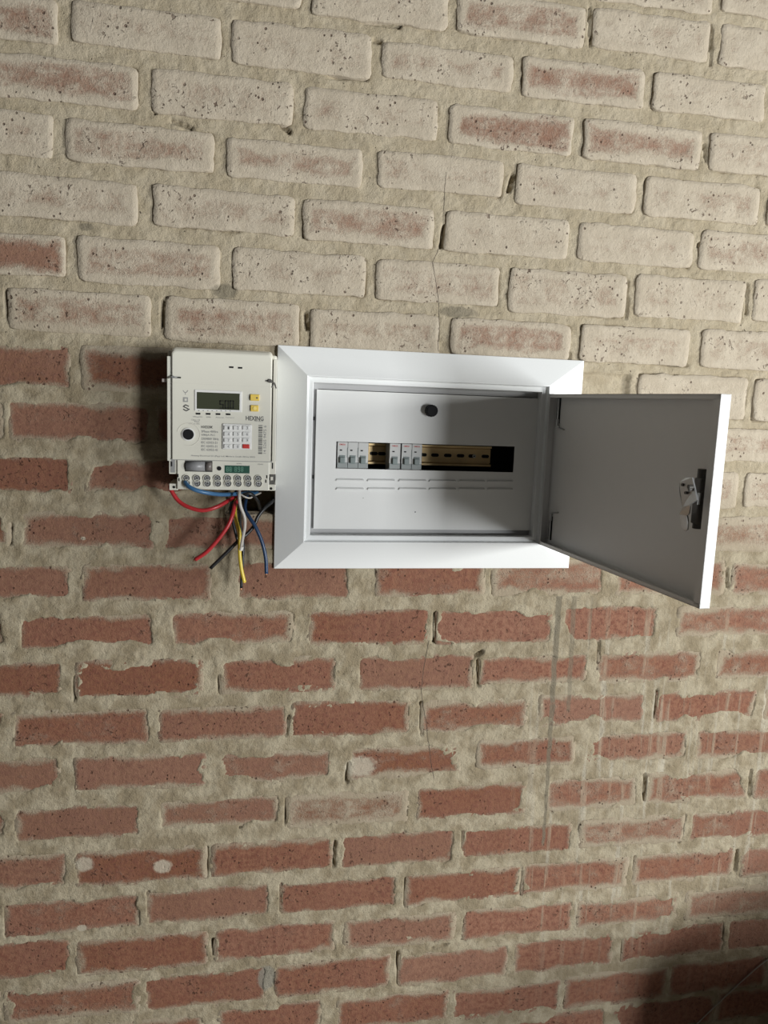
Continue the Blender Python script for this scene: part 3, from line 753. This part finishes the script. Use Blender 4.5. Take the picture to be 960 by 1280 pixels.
part('seam', pbox(214, 340, 575, 576.4, FY + .001, FY + .012, yp=FY), M_grey, meter)
# terminal section
TY = FY + .004
term = part('terminal_block', pbox(221.5, 336.5, 575.8, 612.5, TY, 0, bev=.0012), M_meter, meter)
part('foot', pbox(211.5, 222.5, 604.5, 612.8, TY + .004, 0, bev=.001), M_meter, meter)
part('foot', pbox(336.0, 344.5, 605.5, 613.5, TY + .004, 0, bev=.001), M_meter, meter)
part('side_cheek', pbox(211.2, 222.5, 573.5, 592.5, TY + .003, 0, bev=.001), M_meter, meter)
part('side_cheek', pbox(335.5, 344.8, 576, 593, TY + .003, 0, bev=.001), M_meter, meter)
part('latch_recess', pbox(212.8, 218.6, 574.5, 591, TY + .0026, TY + .006, yp=TY), M_grey, meter)
part('latch_recess', pbox(335.8, 343.6, 593.5, 606, TY + .006, TY + .02, yp=TY), M_lockb, meter)
part('latch', pbox(338, 341.2, 596, 600.5, TY + .001, TY + .007, bev=.0006), M_meter, meter)
part('slot', pbox(340.1, 341.4, 578.5, 586, TY + .0020, TY + .004), M_black, meter)
part('slot', pbox(213.8, 215.3, 577, 583, TY + .0018, TY + .004), M_black, meter)
for u, v in ((222.3, 594.5), (223.6, 599.5), (333.4, 596), (332.2, 601.5)):
    part('slot', pbox(u - .7, u + .9, v - 2, v + 2, TY - .0002, TY + .002), M_black, meter)
for u, v in ((217.2, 609.2), (339, 611)):
    x, z = at(u, v, TY); part('fixing_hole', cyl((x, TY + .0037, z), .0021, .001, seg=12), M_black, meter)
# screws of the eight terminals
tc = [233, 246.1, 258.9, 271.8, 284.7, 297.5, 309.9, 322.8]
M_well = mat('terminal_well', (.05, .048, .045), .6)
for k, u in enumerate(tc):
    for dv in (0, 6.3):
        x, z = at(u + (.4 if dv else 0), 597.6 + k * .08 + dv, TY)
        bm = bmesh.new()
        n = 20; a = [bm.verts.new((x + math.cos(2 * math.pi * q / n) * .0062, TY - .0002, z + math.sin(2 * math.pi * q / n) * .0062)) for q in range(n)]
        b = [bm.verts.new((x + math.cos(2 * math.pi * q / n) * .0058, TY - .0022, z + math.sin(2 * math.pi * q / n) * .0058)) for q in range(n)]
        c = [bm.verts.new((x + math.cos(2 * math.pi * q / n) * .0050, TY - .0022, z + math.sin(2 * math.pi * q / n) * .0050)) for q in range(n)]
        d_ = [bm.verts.new((x + math.cos(2 * math.pi * q / n) * .0048, TY - .0003, z + math.sin(2 * math.pi * q / n) * .0048)) for q in range(n)]
        for l1, l2 in ((a, b), (b, c), (c, d_)):
            for q in range(n): bm.faces.new((l1[q], l1[(q + 1) % n], l2[(q + 1) % n], l2[q]))
        part('collar', bm, M_meter, term)
        part('well', cyl((x, TY - .0003, z), .0049, .0006, seg=20), M_well, term)
        bm = bmesh.new(); add_cyl(bm, (x, TY - .0009, z), .0036, .0012, seg=16, r2=.0036)
        part('terminal_screw', bm, M_steel, term)
        bm = bmesh.new(); ang = random.uniform(0, math.pi)
        for q in (0, math.pi / 2):
            vs = add_box(bm, -.0030, .0030, -.0002, .0002, -.0005, .0005)
            bmesh.ops.rotate(bm, verts=vs, cent=(0, 0, 0), matrix=Matrix.Rotation(ang + q, 3, 'Y')); bmesh.ops.translate(bm, verts=vs, vec=(x, TY - .0016, z))
        part('screw_cross', bm, M_well, term)
# battery window
wx0, wz1 = at(231, 575.5, TY); wx1, wz0 = at(265.5, 590, TY)
part('battery_recess', box(wx0, wx1, TY - .0002, TY + .002, wz0, wz1), M_dark, term)
zc = (wz0 + wz1) / 2; xb = at(256.5, 583, TY)[0]
part('battery', cyl(((wx0 + xb) / 2 + .0006, TY - .0004 + .004, zc), .0083, xb - wx0 - .002, axis='x', seg=24), mat('grey_sleeve', (.24, .24, .245), .4, noise=.15, nscale=300), term, smooth=True)
part('battery_cap', cyl(((wx1 + xb) / 2, TY + .004, zc), .0078, wx1 - xb - .002, axis='x', seg=24), mat('brown_grey_cap', (.17, .15, .14), .35, noise=.4, nscale=150), term, smooth=True)
x, z = at(274, 585.5, TY); part('seal_screw', cyl((x, TY - .0004, z), .0034, .0012, seg=18), M_black, term)
part('small_display', pbox(280.8, 312, 582, 591.6, TY - .0005, TY + .001), M_green, term)
def seg_digit(bm, s, x, z, w, h, y, t):
    S = {'0': 'abcdef', '1': 'bc', '2': 'abged', '3': 'abgcd', '5': 'afgcd', '8': 'abcdefg', '6': 'afgedc', '4': 'fgbc', '7': 'abc', '9': 'abfgcd'}[s]
    R = {'a': (0, w, h - t, h), 'd': (0, w, 0, t), 'g': (0, w, h / 2 - t / 2, h / 2 + t / 2), 'b': (w - t, w, h / 2, h), 'c': (w - t, w, 0, h / 2), 'f': (0, t, h / 2, h), 'e': (0, t, 0, h / 2)}
    for k in S:
        a, b, c, d = R[k]; add_box(bm, x + a, x + b, y - .0002, y + .0002, z + c, z + d)
bm = bmesh.new()
for u, s in ((282.8, '8'), (286.6, '8'), (293.2, '8'), (297.2, '9'), (301.2, '8')):
    x, z = at(u, 589.6, TY); seg_digit(bm, s, x, z, .0036, .0078, TY - .0006, .0011)
part('small_display_digits', bm, M_greenl, term)
# main display
part('display_bezel', pbox(243.3, 302.5, 488, 514.4, FY - .0012, FY + .001, bev=.0008), M_keyp, cover)
part('display_screen', pbox(246, 299.8, 491, 511.8, FY - .0016, FY, bev=.0003), M_lcd, cover)
bm = bmesh.new()
for u, s in ((274.5, '5'), (281.0, '0'), (287.3, '0')):
    x, z = at(u, 510.6, FY); seg_digit(bm, s, x, z, .0062, .0125, FY - .0018, .0015)
part('display_digits', bm, M_lcdig, cover)
bm = bmesh.new()
for k in range(8):
    x, z = at(248.6 + 5.6 * k, 513.2 + .06 * k, FY); add_box(bm, x - .0010, x + .0010, FY - .0014, FY - .0011, z - .0006, z + .0006)
part('icon_print', bm, M_greyp, cover)
for u in (247.6, 260.2, 272.6, 285.2):
    part('indicator_lamp', pbox(u - 2.9, u + 2.9, 516 + (u - 247) * .02, 518.2 + (u - 247) * .02, FY - .0004, FY), M_black, cover)
for u, v in ((289.2, 459), (300.2, 459.8)):
    part('vent_slot', pbox(u - 2.7, u + 2.7, v - 1.1, v + 1.1, FY - .0003, FY), M_black, cover)
# yellow buttons
for u0, u1, v0, v1 in ((312.8, 324.5, 493, 501), (313.3, 323.4, 506.5, 514.4)):
    part('yellow_button', pbox(u0, u1, v0, v1, FY - .003, FY, bev=.001), M_yel, cover, label='yellow push button')
part('button_mark', pbox(320.2, 322.2, 496.5, 498.3, FY - .0033, FY - .003), M_print, cover)
part('button_mark', pbox(311.5, 312.8, 495, 499, FY - .001, FY), M_print, cover)
x, z = at(318.6, 510.4, FY); part('button_dimple', cyl((x, FY - .0034, z), .0028, .001, seg=16), mat('pale_yellow', (.85, .68, .22), .4), cover)
# optical port
x, z = at(235.6, 543, FY)
bm = bmesh.new()
for r_ in (.0172,):
    n = 40
    add_tube(bm, [Vector((x + math.cos(t) * r_, FY, z + math.sin(t) * r_)) for t in np.linspace(-1.9, math.pi - .2, n)], .0005, 8)
part('port_ring', bm, M_meter2, cover)
part('port_collar', cyl((x, FY - .0008, z), .0100, .0016, seg=32), M_keyp, cover)
part('optical_port', cyl((x, FY - .0018, z), .0081, .0022, seg=32), M_black, cover)
# keypad
part('keypad', pbox(278, 314.8, 530, 562, FY - .0022, FY, bev=.0014), M_keyp, cover)
kp = bpy.data.objects[cover.children[-1].name]
labels = ['1', '2', '3', '4', '5', '6', '7', '8', '9', '<', '0', '']
for i in range(12):
    u = 284.5 + 11.6 * (i % 3); v = 534.8 + 7.75 * (i // 3); red = i == 11
    bm = pbox(u - 4.4, u + 4.4, v - 2.6, v + 2.6, FY - .0042, FY - .0018, bev=.0009)
    part('key', bm, M_redk if red else M_key, cover, label='red enter key' if red else None)
    if labels[i]:
        x, z = at(u + 1.2, v, FY); part('key_print', text_mesh(labels[i], x, z, .0026, .0042, FY - .0043), M_print, cover)
# printing
def pr(s, u0, u1, v, hpx, m=M_print, y=FY, bold=0.0, parent=None):
    xa, z = at(u0, v, y); xb, _ = at(u1, v, y)
    part('lettering', text_mesh(s, (xa + xb) / 2, z, xb - xa, hpx * .00128, y - .0003, bold=bold), m, parent or cover)
pr('HEXING', 307.3, 329.5, 522.6, 5.4, bold=.02)
pr('ELECTRICAL', 318.5, 329.3, 526.4, 1.4, M_greyp)
for s, v, w in (('HXE320K', 533.3, 14.5), ('3Phase 4Wire', 538.8, 21), ('5(80)A PLC', 543.4, 17.5), ('230/400V 50Hz', 548, 22), ('IEC 62053-21', 552.6, 20), ('IEC 62055-31', 557.2, 20), ('IEC 62055-41', 561.6, 20.5)):
    pr(s, 251.6, 251.6 + w, v + .3, 2.8 if v > 534 else 3.2, M_print if v < 534 else M_greyp, bold=.02)
pr('Hexing Electrical SA (Pty) Ltd. Made in South Africa 2022', 239, 319, 569.6, 2.3, M_greyp, bold=.01)
for s, u0, u1, v in (('800imp/kWh', 241.5, 253, 521), ('kWh', 258, 263.5, 521.3), ('Alarm', 269.5, 280, 521.6), ('Tamper', 281.5, 293.5, 521.9), ('Class 1.0', 239, 250, 524.6), ('IP54', 243, 249, 527), ('-25C to 70C', 235.5, 250, 529.3)):
    pr(s, u0, u1, v, 1.7, M_greyp)
pr('kWh', 296, 302, 579.5, 1.6, M_greyp, TY, parent=term); pr('RS485', 322.5, 329, 580.3, 1.6, M_greyp, TY, parent=term)
# left icons
bm = bmesh.new()
for a, b in (((229, 488), (230.6, 490.4)), ((235, 488), (233.4, 490.4)), ((230.6, 490.4), (233.4, 490.4)), ((232, 490.4), (232, 493.5))):
    xa, za = at(*a, FY); xb, zb = at(*b, FY); add_tube(bm, [Vector((xa, FY, za)), Vector((xb, FY, zb))], .0005, 6)
part('tree_symbol', bm, M_greyp, cover)
bm = pbox(229, 235, 496.6, 502.6, FY - .0004, FY); part('square_symbol', bm, M_greyp, cover)
part('square_symbol_centre', pbox(230.6, 233.4, 498.2, 501, FY - .0006, FY), M_meter2, cover)
bm = bmesh.new()
for a, b in (((236, 508), (232, 506)), ((232, 506), (229.3, 508.2)), ((229.3, 508.2), (235.2, 511)), ((237, 511.3), (232.8, 513.6)), ((232.8, 513.6), (229.3, 511.6))):
    xa, za = at(*a, FY); xb, zb = at(*b, FY); add_tube(bm, [Vector((xa, FY, za)), Vector((xb, FY, zb))], .0009, 6)
part('spiral_logo', bm, M_print, cover)
# barcode
bm = bmesh.new(); v = 531.2; rb = random.Random(4)
while v < 567:
    w = rb.choice([.5, .5, .9, 1.4]); xa, z = at(323.2 - (v - 531) * .012, v + w / 2, FY); add_box(bm, xa, xa + .0062, FY - .0003, FY, z - w * .0006, z + w * .0006); v += w + rb.choice([.45, .5, .9])
part('barcode', bm, M_print, cover)
x, z = at(331, 549.5, FY); part('lettering', text_mesh('14 5265 9475 6', x, z, .044, .0044, FY - .0003, rot=math.pi / 2, bold=.01), M_greyp, cover)
# seals
x, z = at(216.5, 471.3, FY)
bm = bmesh.new(); add_tube(bm, catmull([(x - .012, FY + .012, z - .006), (x - .006, FY + .001, z - .001), (x, FY - .002, z), (x + .006, FY - .001, z)], 5), .0011, 8)
part('seal_wire', bm, M_steel, meter)
part('seal_pin', box(x + .001, x + .0115, FY - .0016, FY, z - .0015, z + .0006), M_black, meter)
part('seal_eye', cyl((x, FY - .002, z), .0021, .002, seg=14), M_steel, meter)
x2, z2 = at(206, 475.5, FY + .012); part('seal_tab', box(x2 - .0042, x2 + .0038, FY + .010, FY + .013, z2 - .0026, z2 + .0026, bev=.0006), mat('clear_seal_tab', (.42, .37, .34), .25), meter)
x, z = at(337.5, 476.2, FY)
part('seal_eye', cyl((x, FY - .001, z), .0030, .003, seg=14), M_lockb, meter)
part('seal_pin', box(x - .007, x, FY - .0008, FY, z - .0010, z + .0008), M_black, meter)
bm = bmesh.new(); add_tube(bm, catmull([(x + .002, FY - .001, z - .002), (x + .007, FY + .003, z - .003), (x + .010, FY + .004, z - .011)], 5), .0009, 8)
add_tube(bm, catmull([(x + .006, FY + .001, z - .004), (x + .003, FY + .001, z - .010)], 5), .0012, 8); part('seal_wire', bm, M_lockb, meter)

# ------------------------------------------------------------------ loose cables under the meter
def cable_mat(n, c): return mat(n, c, .36, noise=.06, nscale=200)
M_cu = mat('copper', (.70, .36, .22), .35, metal=.9)
M_red = cable_mat('red_insulation', (.42, .025, .03)); M_blue = cable_mat('blue_insulation', (.045, .135, .27)); M_navy = cable_mat('dark_blue_insulation', (.016, .045, .11))
M_blk = cable_mat('black_insulation', (.012, .013, .014)); M_yl = cable_mat('yellow_insulation', (.66, .50, .05)); M_wht = cable_mat('grey_white_insulation', (.50, .47, .42))
def cable(pts, r, m, label, end=None, name='cable'):
    P = [Vector((at(u, v, y)[0], y, at(u, v, y)[1])) for u, v, y in pts]
    Q = catmull(P, 8)
    rt = root(name, P[0], label, 'cable', 'cut cable tails below the meter')
    bm = bmesh.new(); add_tube(bm, Q, r, 14); part('insulation', bm, m, rt, smooth=True)
    if end:
        d = (Q[-1] - Q[-2]).normalized(); bm = bmesh.new(); add_tube(bm, [Q[-1] - d * .001, Q[-1] + d * end], r * .55, 10)
        part('copper_core', bm, M_cu, rt, smooth=True)
    return rt
R3 = .0031
cable([(304, 607, .034), (297, 618, -.010), (285, 626, -.040), (270, 634, -.055), (253, 638, -.058), (236, 634, -.056), (223, 626, -.052), (214, 613, -.050), (212.5, 607, -.046)], R3 * 1.05, M_red, 'red cable curving up to the lower left corner of the meter')
cable([(298, 602, .030), (298, 622, -.02), (294, 630, -.050), (291, 642, -.060), (285, 657, -.065), (272, 675, -.067), (258, 690, -.067), (244, 699.5, -.064)], R3 * 1.05, M_red, 'red cable hanging down to the left with cut end', .003)
cable([(231, 602.5, TY - .002), (236, 608, TY - .010), (246, 613, TY - .013), (262, 616.6, TY - .006), (280, 618.2, -.055), (300, 617, -.030), (322, 616, .02)], R3 * 1.05, M_blue, 'bright blue cable running from the leftmost terminal behind the meter')
cable([(297, 612, .026), (294, 632, -.015), (294, 645, -.035), (297, 657, -.043), (299.5, 668, -.046), (299.5, 690, -.048), (301.5, 710, -.050), (305.5, 728, -.050)], R3 * .98, M_yl, 'yellow cable hanging straight down with cut end', .002)
g = cable([(300, 606, -.03), (299, 617, -.062), (300.5, 632, -.064), (305.5, 646, -.063), (306, 658, -.062), (303.5, 672, -.061), (301.5, 683, -.060)], R3 * .86, M_wht, 'grey-white cable hanging over the yellow one, taped tip')
x, z = at(301.8, 686.5, -.060)
bm = bmesh.new(); add_tube(bm, [Vector((x + .0005, -.060, z + .004)), Vector((x - .001, -.060, z - .002))], R3 * .95, 12); part('tape_tip', bm, mat('white_tape', (.7, .68, .63), .5), g)
cable([(310, 612, .026), (306, 635, -.020), (312, 647, -.035), (319, 658, -.040), (327, 676, -.042), (332, 697, -.043), (333, 717, -.043)], R3 * 1.0, M_navy, 'dark blue cable hanging to the right beside the board', .002)
cable([(342, 622, .02), (340, 627, -.012), (332, 634, -.024), (323, 645, -.030), (317, 658, -.033), (308, 668, -.036), (300, 674, -.040), (286, 688, -.044), (263, 710.5, -.046)], R3 * .95, M_blk, 'long black cable slanting down to the left')
cable([(306, 622, .03), (300, 632, -.012), (300, 655, -.028), (304, 680, -.032), (303, 708, -.034), (301.5, 735, -.034)], R3 * .8, M_blk, 'black cable hanging straight down behind the yellow one', .004)
cable([(296, 612, .02), (289, 630, -.008), (289, 645, -.016), (293, 660, -.020), (297, 676, -.022)], R3 * .85, M_blk, 'short black cable nearest the wall, left of the yellow one')
cable([(326, 640, .045), (322, 626, -.030), (312, 617, -.050), (300, 622, -.040), (296, 634, .01)], R3 * .9, M_blk, 'black cable looping up under the meter')
cable([(301, 618, -.052), (306, 621, -.054), (312, 622.5, -.050), (317, 620, -.040), (326, 616, .0)], R3 * .45, M_wht, 'thin white wire peeping out under the meter')

# ------------------------------------------------------------------ lower right: slack cable on the wall and added unseen blockers that shade the corner
P = [Vector((at(u, v, -.0035)[0], -.0035, at(u, v, -.0035)[1])) for u, v in ((1010, 1167), (960, 1199), (930, 1224), (900, 1252), (872, 1279), (840, 1312), (800, 1352))]
bm = bmesh.new(); add_tube(bm, catmull(P, 8), .0012, 8)
top('slack_cable', bm, cable_mat('grey_brown_cable', (.30, .27, .24)), 'thin grey cable slanting across the bottom right corner of the wall', 'cable', smooth=True)
def shade_blocker(loc, sx, sy, sz, seed, label):  # rounded bulk added out of view to darken the lower right corner
    bm = bmesh.new(); bmesh.ops.create_icosphere(bm, subdivisions=4, radius=1.0)
    for v in bm.verts:
        p = v.co; q = Vector((math.copysign(abs(p.x) ** .7, p.x), math.copysign(abs(p.y) ** .75, p.y), math.copysign(abs(p.z) ** .75, p.z)))
        k = 1 + .06 * math.sin(5 * p.x + seed) * math.cos(4 * p.z + seed * 2) + .03 * math.sin(11 * p.y + 7 * p.z)
        v.co = (loc[0] + q.x * sx * k, loc[1] + q.y * sy * k, loc[2] + sz + q.z * sz * k)
    return top('shade_blocker', bm, mat('shade_blocker_cloth', (.30, .27, .22), .8, noise=.15, nscale=40), label, 'shade_blocker', smooth=True)
shade_blocker((.98, -.37, 0), .29, .105, .352, 1.0, 'added unseen shade blocker beyond the lower right corner')
shade_blocker((1.57, -.34, 0), .27, .14, .45, 2.3, 'taller added shade blocker to the right of the first one')
